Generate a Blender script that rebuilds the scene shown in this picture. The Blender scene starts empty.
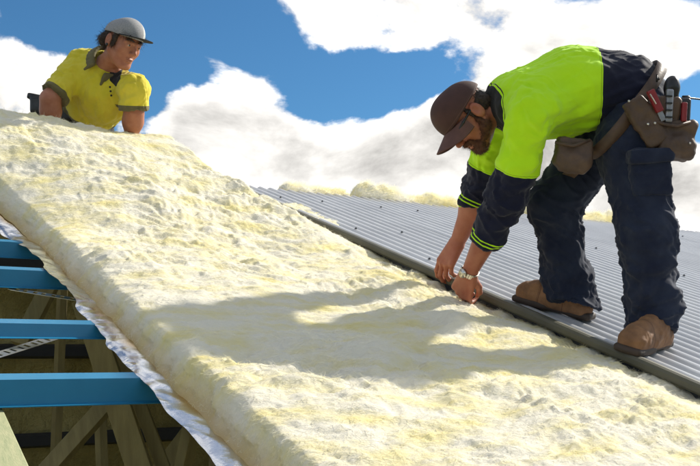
import bpy, bmesh, math, random
import numpy as np
from mathutils import Vector, Matrix
random.seed(7); rng = np.random.default_rng(7)
D = bpy.data; SC = bpy.context.scene; COL = SC.collection
R_ = math.radians

# ------------------------------------------------------------------ camera, sky, sun, exposure
FPX, PITCH, YAW = 924.0, R_(7.5), R_(31.0)          # focal length in pixels of a 700 px wide picture
cam = D.cameras.new('camera'); cam_o = D.objects.new('camera', cam); COL.objects.link(cam_o)
cam.sensor_width = 36.0; cam.lens = 36.0 * FPX / 700.0; cam.clip_start = 0.05; cam.clip_end = 6000
cam_o.location = (0, 0, 0); cam_o.rotation_euler = (R_(90) + PITCH, 0, -YAW); SC.camera = cam_o
SUN_EL, SUN_AZ = R_(36), R_(88)                      # azimuth clockwise from +Y
SUN_DIR = Vector((math.sin(SUN_AZ) * math.cos(SUN_EL), math.cos(SUN_AZ) * math.cos(SUN_EL), math.sin(SUN_EL)))
sun = D.lights.new('sun', 'SUN'); sun.energy = 2.45; sun.angle = R_(1.6); sun.color = (1.0, 0.94, 0.84)
sun_o = D.objects.new('sun', sun); COL.objects.link(sun_o); sun_o.location = (30, 0, 30)
sun_o.rotation_euler = (-SUN_DIR).to_track_quat('-Z', 'Y').to_euler()
SC.view_settings.view_transform = 'Standard'; SC.view_settings.look = 'None'
SC.view_settings.exposure = 1.36; SC.view_settings.gamma = 1.0; SC.view_settings.use_curve_mapping = False
SC.cycles.max_bounces = 5; SC.cycles_curves.shape = 'RIBBONS'; SC.cycles.use_denoising = True

CP, SP, CY, SY = math.cos(PITCH), math.sin(PITCH), math.cos(YAW), math.sin(YAW)
def ray(u, v):
    r = (u - 350) / FPX; y = (233 - v) / FPX
    up = y * CP + SP; fw = CP - y * SP
    return np.array([fw * SY + r * CY, fw * CY - r * SY, up])
def W(u, v, t): return ray(u, v) * t                 # a point of the place, t metres deep
RV = np.array([CY, -SY, 0.0]); UV = np.array([-SY * SP, -CY * SP, CP]); FV = np.array([SY * CP, CY * CP, SP])

# roof plane: rises along +Y, ridge along X
TH = R_(18.5); HC = 0.711; NRM = np.array([0, -math.sin(TH), math.cos(TH)])
def roof_z(y, h=0.0): return math.tan(TH) * y + (h - HC) / math.cos(TH)
def on_roof(u, v, h=0.0):
    d = ray(u, v); return d * ((h - HC) / (NRM @ d))

# ---- world
def build_world():
    w = D.worlds.new('World'); SC.world = w; w.use_nodes = True
    nt = w.node_tree; N = nt.nodes; L = nt.links; N.clear()
    def nd(t, **k):
        n = N.new(t)
        for a, b in k.items(): setattr(n, a, b)
        return n
    def math_(op, a, b=None, clamp=False):
        n = nd('ShaderNodeMath', operation=op, use_clamp=clamp)
        for i, x in enumerate((a, b)):
            if x is None: continue
            if isinstance(x, (int, float)): n.inputs[i].default_value = x
            else: L.new(x, n.inputs[i])
        return n.outputs[0]
    sky = nd('ShaderNodeTexSky', sky_type='NISHITA'); sky.sun_disc = False
    sky.sun_elevation = SUN_EL; sky.sun_rotation = SUN_AZ; sky.air_density = 1.0; sky.dust_density = 0.3; sky.ozone_density = 3.0
    tc = nd('ShaderNodeTexCoord'); gen = tc.outputs['Generated']
    def density(off):
        m = nd('ShaderNodeMapping'); m.inputs['Location'].default_value = off; m.inputs['Scale'].default_value = (1, 1, 1.5)
        L.new(gen, m.inputs['Vector'])
        n1 = nd('ShaderNodeTexNoise'); n1.inputs['Scale'].default_value = 4.2; n1.inputs['Detail'].default_value = 12; n1.inputs['Roughness'].default_value = 0.60; n1.inputs['Distortion'].default_value = 0.25
        L.new(m.outputs[0], n1.inputs['Vector'])
        return n1.outputs['Fac']
    d0 = density((3.1, 0.4, 0)); s = SUN_DIR * 0.035
    d1 = density((3.1 + s.x, 0.4 + s.y, s.z * 1.6))
    # where the cumulus masses stand: (pixel in the photograph, angular radius in px, weight)
    blobs = [(190, 128, 60, .26), (255, 122, 62, .30), (330, 140, 75, .32), (400, 140, 75, .32), (455, 105, 62, .30), (505, 85, 62, .30), (470, 165, 95, .26), (560, 190, 110, .30), (150, 118, 45, .20), (220, 165, 80, .24), (300, 165, 70, .30), (380, 170, 60, .16), (265, 150, 60, .12),
             (5, 108, 36, .22), (45, 108, 32, .18), (100, 125, 45, .2), (10, 50, 26, .20), (45, 52, 24, .17), (205, 50, 30, .24), (235, 62, 24, .18), (265, 50, 18, .16), (300, -10, 55, .40), (375, -6, 58, .42), (440, 4, 56, .42), (500, 12, 52, .30), (560, 15, 60, .36), (630, 20, 70, .34), (700, 20, 70, .28),
             (700, 195, 62, .30), (640, 225, 80, .30), (690, 140, 30, .08),
             (150, -10, 110, -.34), (60, 10, 60, -.26), (20, 10, 46, -.26), (20, 82, 22, -.10), (105, 72, 52, -.42), (150, 70, 46, -.34), (190, 72, 30, -.14), (75, 35, 40, -.2), (85, 92, 34, -.2), (250, 20, 50, -.30), (310, 60, 60, -.32), (370, 55, 50, -.32), (405, 60, 36, -.24), (90, 90, 30, -.12), (352, 190, 26, -.30), (690, 92, 44, -.36), (660, 62, 24, -.12), (-40, 85, 40, -.1)]
    nw = nd('ShaderNodeTexNoise'); nw.inputs['Scale'].default_value = 9; nw.inputs['Detail'].default_value = 6; L.new(gen, nw.inputs['Vector'])
    ctr = nd('ShaderNodeVectorMath', operation='SUBTRACT'); L.new(nw.outputs['Color'], ctr.inputs[0]); ctr.inputs[1].default_value = (.5, .5, .5)
    scl = nd('ShaderNodeVectorMath', operation='SCALE'); L.new(ctr.outputs[0], scl.inputs[0]); scl.inputs['Scale'].default_value = 0.11
    wrp = nd('ShaderNodeVectorMath', operation='ADD'); L.new(gen, wrp.inputs[0]); L.new(scl.outputs[0], wrp.inputs[1])
    acc = None
    for u, v, rpx, wt in blobs:
        wt = wt - .05 if wt > 0 else wt * 1.7
        c = ray(u + 10, v + 19); c = c / np.linalg.norm(c)
        vm = nd('ShaderNodeVectorMath', operation='DISTANCE'); L.new(wrp.outputs[0], vm.inputs[0]); vm.inputs[1].default_value = tuple(c)
        mr = nd('ShaderNodeMapRange', interpolation_type='SMOOTHERSTEP'); L.new(vm.outputs['Value'], mr.inputs[0])
        mr.inputs[1].default_value = 0.0; mr.inputs[2].default_value = rpx / FPX * 1.3; mr.inputs[3].default_value = wt; mr.inputs[4].default_value = 0.0
        acc = mr.outputs[0] if acc is None else math_('ADD', acc, mr.outputs[0])
    dens = math_('ADD', math_('ADD', math_('MULTIPLY', math_('SUBTRACT', d0, .5), 1.9), .59), math_('MULTIPLY', acc, .72))
    mask = nd('ShaderNodeMapRange', interpolation_type='SMOOTHSTEP'); L.new(dens, mask.inputs[0]); mask.inputs[1].default_value = 0.53; mask.inputs[2].default_value = 0.73
    # thick parts go grey, sides towards the sun stay white
    diff = math_('SUBTRACT', d0, d1)
    lit = nd('ShaderNodeMapRange'); L.new(diff, lit.inputs[0]); lit.inputs[1].default_value = -0.10; lit.inputs[2].default_value = 0.10; lit.inputs[3].default_value = -.17; lit.inputs[4].default_value = 0.17
    thick = nd('ShaderNodeMapRange', interpolation_type='SMOOTHSTEP'); L.new(dens, thick.inputs[0]); thick.inputs[1].default_value = 0.72; thick.inputs[2].default_value = 1.1; thick.inputs[3].default_value = .56; thick.inputs[4].default_value = 0.25
    val = math_('MULTIPLY', math_('ADD', thick.outputs[0], lit.outputs[0]), 0.93)
    cc = nd('ShaderNodeCombineColor'); L.new(val, cc.inputs[0]); L.new(math_('MULTIPLY', val, .97), cc.inputs[1]); L.new(math_('MULTIPLY', val, .925), cc.inputs[2])
    bs = nd('ShaderNodeVectorMath', operation='SCALE'); L.new(sky.outputs[0], bs.inputs[0]); bs.inputs['Scale'].default_value = 0.045
    tint = nd('ShaderNodeVectorMath', operation='MULTIPLY'); L.new(bs.outputs[0], tint.inputs[0]); tint.inputs[1].default_value = (0.42, 0.76, 0.93)
    mx = nd('ShaderNodeMix', data_type='RGBA'); L.new(mask.outputs[0], mx.inputs[0]); L.new(tint.outputs[0], mx.inputs[6]); L.new(cc.outputs[0], mx.inputs[7])
    bg = nd('ShaderNodeBackground'); L.new(mx.outputs[2], bg.inputs[0]); bg.inputs[1].default_value = 1.0
    out = nd('ShaderNodeOutputWorld'); L.new(bg.outputs[0], out.inputs[0])
build_world()

# ------------------------------------------------------------------ helpers: materials
def mat(name, c, rough=0.6, metal=0.0, c2=None, nscale=8.0, ndetail=4, mix=(0.35, 0.65), bump=0.0, bscale=40.0, bdist=0.01, stretch=(1, 1, 1),
        layers=(), grad=None, transl=0.0, sss=0.0, spec=0.5, coat=0.0, sheen=0.0, wave=None, rnoise=0.0, sssr=(0.01, 0.006, 0.003)):
    m = D.materials.new(name); m.use_nodes = True; nt = m.node_tree; N = nt.nodes; L = nt.links
    p = N['Principled BSDF']
    p.inputs['Roughness'].default_value = rough; p.inputs['Metallic'].default_value = metal; p.inputs['Specular IOR Level'].default_value = spec
    if sss: p.inputs['Subsurface Weight'].default_value = sss; p.inputs['Subsurface Radius'].default_value = sssr; p.inputs['Subsurface Scale'].default_value = 1.0
    if coat: p.inputs['Coat Weight'].default_value = coat
    if sheen: p.inputs['Sheen Weight'].default_value = sheen
    tc = N.new('ShaderNodeTexCoord'); mp = N.new('ShaderNodeMapping'); mp.inputs['Scale'].default_value = stretch
    L.new(tc.outputs['Object'], mp.inputs['Vector'])
    if c2 is None: c2 = tuple(x * 0.78 for x in c)
    n = N.new('ShaderNodeTexNoise'); n.inputs['Scale'].default_value = nscale; n.inputs['Detail'].default_value = ndetail; n.inputs['Roughness'].default_value = .6
    L.new(mp.outputs[0], n.inputs['Vector'])
    mr = N.new('ShaderNodeMapRange'); L.new(n.outputs['Fac'], mr.inputs[0]); mr.inputs[1].default_value, mr.inputs[2].default_value = mix
    mx = N.new('ShaderNodeMix'); mx.data_type = 'RGBA'; L.new(mr.outputs[0], mx.inputs[0]); mx.inputs[6].default_value = (*c, 1); mx.inputs[7].default_value = (*c2, 1)
    col = mx.outputs[2]
    for attr, lo, hi, lc in layers:
        a = N.new('ShaderNodeAttribute'); a.attribute_name = attr
        g = N.new('ShaderNodeMath'); g.operation = 'GREATER_THAN'; L.new(a.outputs['Fac'], g.inputs[0]); g.inputs[1].default_value = lo
        l = N.new('ShaderNodeMath'); l.operation = 'LESS_THAN'; L.new(a.outputs['Fac'], l.inputs[0]); l.inputs[1].default_value = hi
        k = N.new('ShaderNodeMath'); k.operation = 'MULTIPLY'; L.new(g.outputs[0], k.inputs[0]); L.new(l.outputs[0], k.inputs[1])
        m2 = N.new('ShaderNodeMix'); m2.data_type = 'RGBA'; L.new(k.outputs[0], m2.inputs[0]); L.new(col, m2.inputs[6])
        v = N.new('ShaderNodeMix'); v.data_type = 'RGBA'; L.new(mr.outputs[0], v.inputs[0]); v.inputs[6].default_value = (*lc, 1); v.inputs[7].default_value = (*[x * .75 for x in lc], 1)
        L.new(v.outputs[2], m2.inputs[7]); col = m2.outputs[2]
    if grad:
        a = N.new('ShaderNodeAttribute'); a.attribute_name = grad[0]; g = N.new('ShaderNodeMapRange'); L.new(a.outputs['Fac'], g.inputs[0]); g.inputs[1].default_value = grad[1]; g.inputs[2].default_value = grad[2]
        n3 = N.new('ShaderNodeMath'); n3.operation = 'MULTIPLY'; L.new(g.outputs[0], n3.inputs[0]); n3.inputs[1].default_value = .9
        m2 = N.new('ShaderNodeMix'); m2.data_type = 'RGBA'; L.new(n3.outputs[0], m2.inputs[0]); L.new(col, m2.inputs[6]); m2.inputs[7].default_value = (*grad[3], 1); col = m2.outputs[2]
    L.new(col, p.inputs['Base Color'])
    if transl:
        tr = N.new('ShaderNodeBsdfTranslucent'); L.new(col, tr.inputs[0]); ms = N.new('ShaderNodeMixShader'); ms.inputs[0].default_value = transl
        L.new(p.outputs[0], ms.inputs[1]); L.new(tr.outputs[0], ms.inputs[2]); L.new(ms.outputs[0], N['Material Output'].inputs[0])
    if rnoise:
        rr = N.new('ShaderNodeMapRange'); L.new(n.outputs['Fac'], rr.inputs[0]); rr.inputs[3].default_value = max(0.02, rough - rnoise); rr.inputs[4].default_value = rough + rnoise
        L.new(rr.outputs[0], p.inputs['Roughness'])
    if bump:
        b = N.new('ShaderNodeBump'); b.inputs['Strength'].default_value = bump; b.inputs['Distance'].default_value = bdist
        if wave:
            t = N.new('ShaderNodeTexWave'); t.inputs['Scale'].default_value = bscale; t.inputs['Distortion'].default_value = wave; t.inputs['Detail'].default_value = 3
        else:
            t = N.new('ShaderNodeTexNoise'); t.inputs['Scale'].default_value = bscale; t.inputs['Detail'].default_value = 6; t.inputs['Roughness'].default_value = .65
        L.new(mp.outputs[0], t.inputs['Vector']); L.new(t.outputs['Fac'], b.inputs['Height']); L.new(b.outputs[0], p.inputs['Normal'])
    return m

# ------------------------------------------------------------------ helpers: objects
def tag(o, label=None, cat=None, group=None, kind=None):
    for k, v in (('label', label), ('category', cat), ('group', group), ('kind', kind)):
        if v: o[k] = v
    return o
def empty(name, loc, label, cat, group=None):
    o = D.objects.new(name, None); COL.objects.link(o); o.location = Vector(tuple(float(x) for x in loc)); o.empty_display_size = .1
    o['_base'] = list(map(float, loc))
    return tag(o, label, cat, group)
def base_of(p):
    b = np.zeros(3)
    while p is not None:
        b = b + np.array(p.location); p = p.parent
    return b
def add_mesh(name, verts, faces, material, parent=None, smooth=True, attrs=None, mats=None, fmat=None, loc=None):
    """verts are in world coordinates; the object sits at its parent (or at loc)"""
    verts = np.asarray(verts, float)
    b = base_of(parent)
    o_loc = np.zeros(3)
    if loc is not None: o_loc = np.asarray(loc, float) - b
    me = D.meshes.new(name)
    v = verts - b - o_loc
    if isinstance(faces, np.ndarray):
        me.vertices.add(len(v)); me.vertices.foreach_set('co', v.astype(np.float32).ravel())
        nf, k = faces.shape
        me.loops.add(nf * k); me.loops.foreach_set('vertex_index', faces.astype(np.int32).ravel())
        me.polygons.add(nf); me.polygons.foreach_set('loop_start', np.arange(0, nf * k, k, dtype=np.int32))
        me.polygons.foreach_set('loop_total', np.full(nf, k, dtype=np.int32)); me.update(calc_edges=True)
    else:
        me.from_pydata([tuple(x) for x in v], [], faces); me.update()
    if smooth: me.polygons.foreach_set('use_smooth', np.ones(len(me.polygons), bool))
    for m in (mats or [material]): me.materials.append(m)
    if fmat is not None: me.polygons.foreach_set('material_index', np.asarray(fmat, np.int32))
    for k, a in (attrs or {}).items():
        at = me.attributes.new(k, 'FLOAT', 'POINT'); at.data.foreach_set('value', np.asarray(a, np.float32))
    o = D.objects.new(name, me); COL.objects.link(o); o.location = Vector(o_loc.tolist())
    if parent is not None: o.parent = parent
    return o

class MB:
    """collects plain solids for one mesh"""
    def __init__(s): s.v = []; s.f = []
    def add(s, vs, fs):
        o = len(s.v); s.v += [tuple(map(float, x)) for x in vs]; s.f += [tuple(i + o for i in f) for f in fs]; return s
    def box(s, c, h, ax=None, bev=0.0):
        ax = np.eye(3) if ax is None else np.asarray(ax, float); c = np.asarray(c, float)
        if bev <= 0:
            vs = [c + ax[0] * (i * h[0]) + ax[1] * (j * h[1]) + ax[2] * (k * h[2]) for i in (-1, 1) for j in (-1, 1) for k in (-1, 1)]
            return s.add(vs, [(0, 1, 3, 2), (4, 6, 7, 5), (0, 4, 5, 1), (2, 3, 7, 6), (0, 2, 6, 4), (1, 5, 7, 3)])
        bm = bmesh.new(); bmesh.ops.create_cube(bm, size=2)
        for v in bm.verts: v.co = Vector((v.co.x * h[0], v.co.y * h[1], v.co.z * h[2]))
        bmesh.ops.bevel(bm, geom=bm.edges[:], offset=bev, segments=2, affect='EDGES', profile=.6)
        bm.verts.index_update()
        vs = [c + ax[0] * v.co.x + ax[1] * v.co.y + ax[2] * v.co.z for v in bm.verts]; fs = [[v.index for v in f.verts] for f in bm.faces]
        bm.free(); return s.add(vs, fs)
    def tube(s, pts, rad, n=10, cap=True):
        pts = [np.asarray(p, float) for p in pts]; rad = [rad] * len(pts) if np.isscalar(rad) else rad
        vs = []; prev = None
        for i, p in enumerate(pts):
            d = pts[min(i + 1, len(pts) - 1)] - pts[max(i - 1, 0)]; d = d / (np.linalg.norm(d) + 1e-9)
            a = np.cross(d, [0, 0, 1.0]) if prev is None else prev - d * (prev @ d)
            if np.linalg.norm(a) < 1e-4: a = np.cross(d, [1.0, 0, 0])
            a = a / np.linalg.norm(a); prev = a; b = np.cross(d, a)
            vs += [p + rad[i] * (math.cos(2 * math.pi * j / n) * a + math.sin(2 * math.pi * j / n) * b) for j in range(n)]
        fs = [(i * n + j, i * n + (j + 1) % n, (i + 1) * n + (j + 1) % n, (i + 1) * n + j) for i in range(len(pts) - 1) for j in range(n)]
        if cap: fs += [tuple(range(n))[::-1], tuple((len(pts) - 1) * n + j for j in range(n))]
        return s.add(vs, fs)
    def extrude(s, prof, a, b, ax_u, ax_v, closed=True):
        """profile (u,v) swept from a to b"""
        a = np.asarray(a, float); b = np.asarray(b, float); n = len(prof)
        vs = [a + u * ax_u + v * ax_v for u, v in prof] + [b + u * ax_u + v * ax_v for u, v in prof]
        fs = [(i, (i + 1) % n, n + (i + 1) % n, n + i) for i in range(n if closed else n - 1)]
        if closed: fs += [tuple(range(n))[::-1], tuple(range(n, 2 * n))]
        return s.add(vs, fs)
    def build(s, name, m, parent=None, smooth=False, loc=None): return add_mesh(name, s.v, s.f, m, parent, smooth, loc=loc)

# ------------------------------------------------------------------ helpers: noise and implicit surfaces
_perm = rng.permutation(4096).astype(np.int64); _val = rng.random(4096).astype(np.float32) * 2 - 1
def vnoise(P):
    P = np.asarray(P, np.float32); i = np.floor(P).astype(np.int64); f = P - i; f = f * f * f * (f * (f * 6 - 15) + 10)
    def h(a, b, c): return _val[_perm[(_perm[(_perm[a & 4095] + b) & 4095] + c) & 4095]]
    x, y, z = i[..., 0], i[..., 1], i[..., 2]; fx, fy, fz = f[..., 0], f[..., 1], f[..., 2]
    def l(a, b, t): return a + (b - a) * t
    return l(l(l(h(x, y, z), h(x + 1, y, z), fx), l(h(x, y + 1, z), h(x + 1, y + 1, z), fx), fy),
             l(l(h(x, y, z + 1), h(x + 1, y, z + 1), fx), l(h(x, y + 1, z + 1), h(x + 1, y + 1, z + 1), fx), fy), fz)
def fbm(P, o=4, g=.5):
    a = 1.0; r = 0; q = np.asarray(P, np.float32)
    for i in range(o): r = r + a * vnoise(q + 17.3 * i); a *= g; q = q * 2.03
    return r
def sstep(x, a, b):
    t = np.clip((x - a) / (b - a), 0, 1); return t * t * (3 - 2 * t)
def unit(v): v = np.asarray(v, float); return v / np.linalg.norm(v)

class Frame:
    """x = the left-hand side, y = forward, z = up, in world coordinates"""
    def __init__(s, o, fwd, up):
        s.o = np.asarray(o, float); s.y = unit(fwd); s.z = unit(np.asarray(up, float) - s.y * (np.asarray(up, float) @ s.y)); s.x = np.cross(s.z, s.y) * -1
        s.x = np.cross(s.y, s.z) * -1
        s.M = np.stack([s.x, s.y, s.z])
    def p(s, *l): return s.o + l[0] * s.x + l[1] * s.y + l[2] * s.z
    def loc(s, P): return (P - s.o) @ s.M.T

def rc(a, b, ra, rb, k=.02, sub=False, cut=None):
    a = np.asarray(a, float); b = np.asarray(b, float); ba = b - a; l2 = ba @ ba
    def fn(P):
        pa = P - a; t = np.clip(pa @ ba / max(l2, 1e-9), 0, 1)
        d = np.linalg.norm(pa - t[:, None] * ba, axis=1) - (ra + (rb - ra) * t)
        for c, n in (cut or []): d = np.maximum(d, (P - c) @ n)
        return d
    return dict(fn=fn, c=(a + b) / 2, r=math.sqrt(l2) / 2 + max(ra, rb), k=k, sub=sub)
def el(c, r, M=None, k=.02, sub=False, cut=None):
    c = np.asarray(c, float); r = np.asarray(r, float); M = np.eye(3) if M is None else M
    def fn(P):
        q = (P - c) @ M.T; k0 = np.linalg.norm(q / r, axis=1); k1 = np.linalg.norm(q / (r * r), axis=1)
        d = np.where(k1 > 1e-6, k0 * (k0 - 1) / np.maximum(k1, 1e-6), -r.min())
        for cc, n in (cut or []): d = np.maximum(d, (P - cc) @ n)
        return d
    return dict(fn=fn, c=c, r=float(r.max()), k=k, sub=sub)
def bx(c, h, M=None, rad=.01, k=.01, sub=False, cut=None):
    c = np.asarray(c, float); h = np.asarray(h, float); M = np.eye(3) if M is None else M
    def fn(P):
        q = np.abs((P - c) @ M.T) - (h - rad)
        d = np.linalg.norm(np.maximum(q, 0), axis=1) + np.minimum(q.max(axis=1), 0) - rad
        for cc, n in (cut or []): d = np.maximum(d, (P - cc) @ n)
        return d
    return dict(fn=fn, c=c, r=float(np.linalg.norm(h)), k=k, sub=sub)
def field(prims, P, mg):
    F = np.full(len(P), 10.0)
    for p in prims:
        m = np.nonzero(((P - p['c']) ** 2).sum(1) < (p['r'] + mg + p['k'] * 2) ** 2)[0]
        if not len(m): continue
        d = p['fn'](P[m]); f = F[m]; k = p['k']
        if p['sub']:
            h = np.clip(.5 - .5 * (f + d) / k, 0, 1); F[m] = f * (1 - h) - d * h + k * h * (1 - h)
        else:
            h = np.clip(.5 + .5 * (d - f) / k, 0, 1); F[m] = d * (1 - h) + f * h - k * h * (1 - h)
    return F
def mesh_sdf(prims, h, disp=None):
    pos = [p for p in prims if not p['sub']]
    lo = np.min([p['c'] - p['r'] for p in pos], axis=0) - 4 * h; hi = np.max([p['c'] + p['r'] for p in pos], axis=0) + 4 * h
    B = 8; nb = np.ceil((hi - lo) / (h * B)).astype(int); n = nb * B + 1
    g = np.stack(np.meshgrid(*[np.arange(k) for k in nb], indexing='ij'), -1).reshape(-1, 3)
    cen = lo + (g + .5) * h * B; diag = h * B * .8661 * 1.7
    fc = field(prims, cen, diag * 1.5)
    G = np.full(n, 1.0, np.float32)
    for b in g[fc <= -diag]:
        G[b[0] * B:b[0] * B + B + 1, b[1] * B:b[1] * B + B + 1, b[2] * B:b[2] * B + B + 1] = -1.0
    act = g[np.abs(fc) < diag]
    off = np.stack(np.meshgrid(*[np.arange(B + 1)] * 3, indexing='ij'), -1).reshape(-1, 3)
    for s in range(0, len(act), 600):
        ids = (act[s:s + 600, None, :] * B + off[None]).reshape(-1, 3)
        G[ids[:, 0], ids[:, 1], ids[:, 2]] = field(prims, lo + ids * h, max(diag, .03))
    S = G < 0
    c = [S[i:n[0] - 1 + i, j:n[1] - 1 + j, k:n[2] - 1 + k] for i in (0, 1) for j in (0, 1) for k in (0, 1)]
    al = c[0].copy(); an = c[0].copy()
    for q in c[1:]: al &= q; an |= q
    idx = np.argwhere(an & ~al)
    cor = np.array([(i, j, k) for i in (0, 1) for j in (0, 1) for k in (0, 1)])
    vals = np.stack([G[idx[:, 0] + a, idx[:, 1] + b, idx[:, 2] + c_] for a, b, c_ in cor], 1).astype(float)
    acc = np.zeros((len(idx), 3)); cnt = np.zeros(len(idx))
    for a in range(8):
        for b in range(a + 1, 8):
            if np.abs(cor[a] - cor[b]).sum() != 1: continue
            va, vb = vals[:, a], vals[:, b]; m = (va < 0) != (vb < 0); t = np.where(m, va / np.where(m, va - vb, 1), 0)
            acc += np.where(m[:, None], cor[a] + t[:, None] * (cor[b] - cor[a]), 0); cnt += m
    V = lo + (idx + acc / cnt[:, None]) * h
    im = np.full(np.array(n) - 1, -1, np.int32); im[idx[:, 0], idx[:, 1], idx[:, 2]] = np.arange(len(idx))
    Q = []
    for ax in range(3):
        sl0 = [slice(None)] * 3; sl1 = [slice(None)] * 3; sl0[ax] = slice(0, -1); sl1[ax] = slice(1, None)
        A = S[tuple(sl0)]; E = np.argwhere(A != S[tuple(sl1)]); o1, o2 = (ax + 1) % 3, (ax + 2) % 3
        E = E[(E[:, o1] > 0) & (E[:, o2] > 0) & (E[:, o1] < n[o1] - 1) & (E[:, o2] < n[o2] - 1)]
        def cell(d1, d2):
            q = E.copy(); q[:, o1] -= d1; q[:, o2] -= d2; return im[q[:, 0], q[:, 1], q[:, 2]]
        q = np.stack([cell(1, 1), cell(0, 1), cell(0, 0), cell(1, 0)], 1); fl = A[E[:, 0], E[:, 1], E[:, 2]]
        q[~fl] = q[~fl][:, ::-1]; Q.append(q)
    Q = np.concatenate(Q); Q = Q[(Q >= 0).all(1)]
    if disp is not None: V = V + vnormals(V, Q) * disp(V)[:, None]
    return V, Q
def vnormals(V, Q):
    a = np.cross(V[Q[:, 2]] - V[Q[:, 0]], V[Q[:, 3]] - V[Q[:, 1]]); N = np.zeros_like(V)
    for i in range(4):
        for ax in range(3): N[:, ax] += np.bincount(Q[:, i], a[:, ax], len(V))
    return N / (np.linalg.norm(N, axis=1, keepdims=True) + 1e-12)
def sdf_obj(name, prims, h, m, parent, disp=None, attrs=None):
    V, Q = mesh_sdf(prims, h, disp)
    return add_mesh(name, V, Q, m, parent, True, {k: f(V) for k, f in (attrs or {}).items()})
def folds(P, axis, along, across, o=3):
    """cloth folds that run along `axis`"""
    axis = unit(axis); a = P @ axis; rest = P - a[:, None] * axis
    q = rest / across + (a / along)[:, None] * axis
    w = fbm(q * .5 + 9.1, 2)
    return fbm(q + .6 * w[:, None], o)

# ------------------------------------------------------------------ materials
M = {}
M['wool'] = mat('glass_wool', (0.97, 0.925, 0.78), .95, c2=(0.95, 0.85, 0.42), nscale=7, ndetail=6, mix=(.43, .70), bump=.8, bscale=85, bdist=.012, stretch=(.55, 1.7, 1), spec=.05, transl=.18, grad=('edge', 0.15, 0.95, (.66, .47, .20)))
M['fibre'] = mat('glass_wool_fibre', (0.975, 0.935, 0.80), .9, c2=(0.96, 0.87, 0.48), nscale=7, ndetail=6, mix=(.43, .70), stretch=(.55, 1.7, 1), spec=.1, transl=.45)
M['wool_side'] = mat('glass_wool_edge', (0.80, 0.66, 0.38), .95, c2=(0.70, 0.52, 0.24), nscale=9, ndetail=6, bump=.6, bscale=120, bdist=.01, stretch=(1, 1, 2.5), spec=.1)
M['foil'] = mat('silver_foil', (0.82, 0.83, 0.85), .16, 1.0, c2=(.76, .77, .80), nscale=20, bump=.22, bscale=9, bdist=.012, stretch=(.8, 1.4, 1), rnoise=.07, grad=('glue', .0, 1., (.62, .44, .20)))
M['kraft'] = mat('brown_glue_line', (0.62, 0.45, 0.24), .6, c2=(.72, .56, .34), nscale=14)
M['blue'] = mat('blue_painted_steel', (0.016, 0.20, 0.37), .36, c2=(.014, .175, .33), nscale=6, bump=.06, bscale=90, spec=.5)
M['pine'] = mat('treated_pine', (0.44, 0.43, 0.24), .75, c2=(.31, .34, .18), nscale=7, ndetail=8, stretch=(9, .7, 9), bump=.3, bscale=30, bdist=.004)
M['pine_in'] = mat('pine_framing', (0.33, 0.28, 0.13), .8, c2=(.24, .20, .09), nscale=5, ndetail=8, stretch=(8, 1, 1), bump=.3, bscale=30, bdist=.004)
M['sark'] = mat('olive_lining', (0.52, 0.44, 0.17), .5, c2=(.34, .28, .09), nscale=2.2, ndetail=7, bump=1.0, bscale=9, bdist=.08)
M['dark'] = mat('dark_steel_and_gap_shade', (0.03, 0.035, 0.045), .5, nscale=5)
M['galv'] = mat('galvanised_strap', (0.68, 0.69, 0.70), .35, 0.85, nscale=30, rnoise=.1)
M['sheet'] = mat('grey_roof_steel', (0.58, 0.585, 0.59), .34, 0.15, c2=(.49, .495, .505), nscale=2.6, ndetail=6, bump=.02, bscale=60, rnoise=.05)
M['trim'] = mat('olive_grey_trim', (0.095, 0.09, 0.06), .55, 0.0, c2=(.07, .067, .045), nscale=6, bump=.05, bscale=40)
M['screw'] = mat('screw_head', (0.09, 0.1, 0.11), .4, .6)
M['ground'] = mat('dry_grass', (0.12, 0.12, 0.05), .95, c2=(.17, .13, .08), nscale=.15, ndetail=8, bump=.3, bscale=2)

# ------------------------------------------------------------------ the setting
def disc(name, z, rad, m):
    n = 64; v = [(0, 0, z)] + [(rad * math.cos(2 * math.pi * i / n), rad * math.sin(2 * math.pi * i / n), z) for i in range(n)]
    return add_mesh(name, v, [(0, i + 1, (i + 1) % n + 1) for i in range(n)], m, smooth=False)
tag(disc('ground', -5.2, 3000, M['ground']), kind='structure')

RIDGE_Y = 5.70; EDGE_X = 2.457; LOW_Y = -1.2
def P3(x, y, h): return np.array([x, y, roof_z(y, h)])
SL = np.array([0, math.cos(TH), math.sin(TH)]); XA = np.array([1.0, 0, 0])

# lining at the back of the roof space, with dark girts across it
def lining():
    nx, nz = 70, 60
    X = np.linspace(-4, 9, nx); Z = np.linspace(-2.6, 1.02, nz); gx, gz = np.meshgrid(X, Z, indexing='ij')
    q = np.stack([gx * 1.3, gz * 1.6, gx * 0], -1).reshape(-1, 3)
    y = 6.0 + .05 * fbm(q * 1.7, 4) + .05 * np.abs(np.sin(gz.ravel() * math.pi / .56))
    V = np.stack([gx.ravel(), y, gz.ravel()], 1)
    F = np.array([(i * nz + j, (i + 1) * nz + j, (i + 1) * nz + j + 1, i * nz + j + 1) for i in range(nx - 1) for j in range(nz - 1)])
    w = add_mesh('wall_back_lining', V, F, M['sark']); tag(w, kind='structure')
    for z in (.56, .02, -.52, -1.06, -1.6):
        MB().extrude([(-.05, -.03), (.0, -.045), (.05, -.03), (.05, .03), (0, .045), (-.05, .03)], (-4, 5.93, z), (9, 5.93, z), np.array([0, .8, 0]), np.array([0, 0, 1.0])).build('girt', M['dark'], w)
lining()
# ceiling lining far down under the roof frame
v = [(-4, -1.2, -1.9), (9, -1.2, -1.9), (9, 6, -1.9), (-4, 6, -1.9)]
tag(add_mesh('ceiling', v, [(0, 1, 2, 3)], M['sark'], smooth=False), kind='structure')

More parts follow.
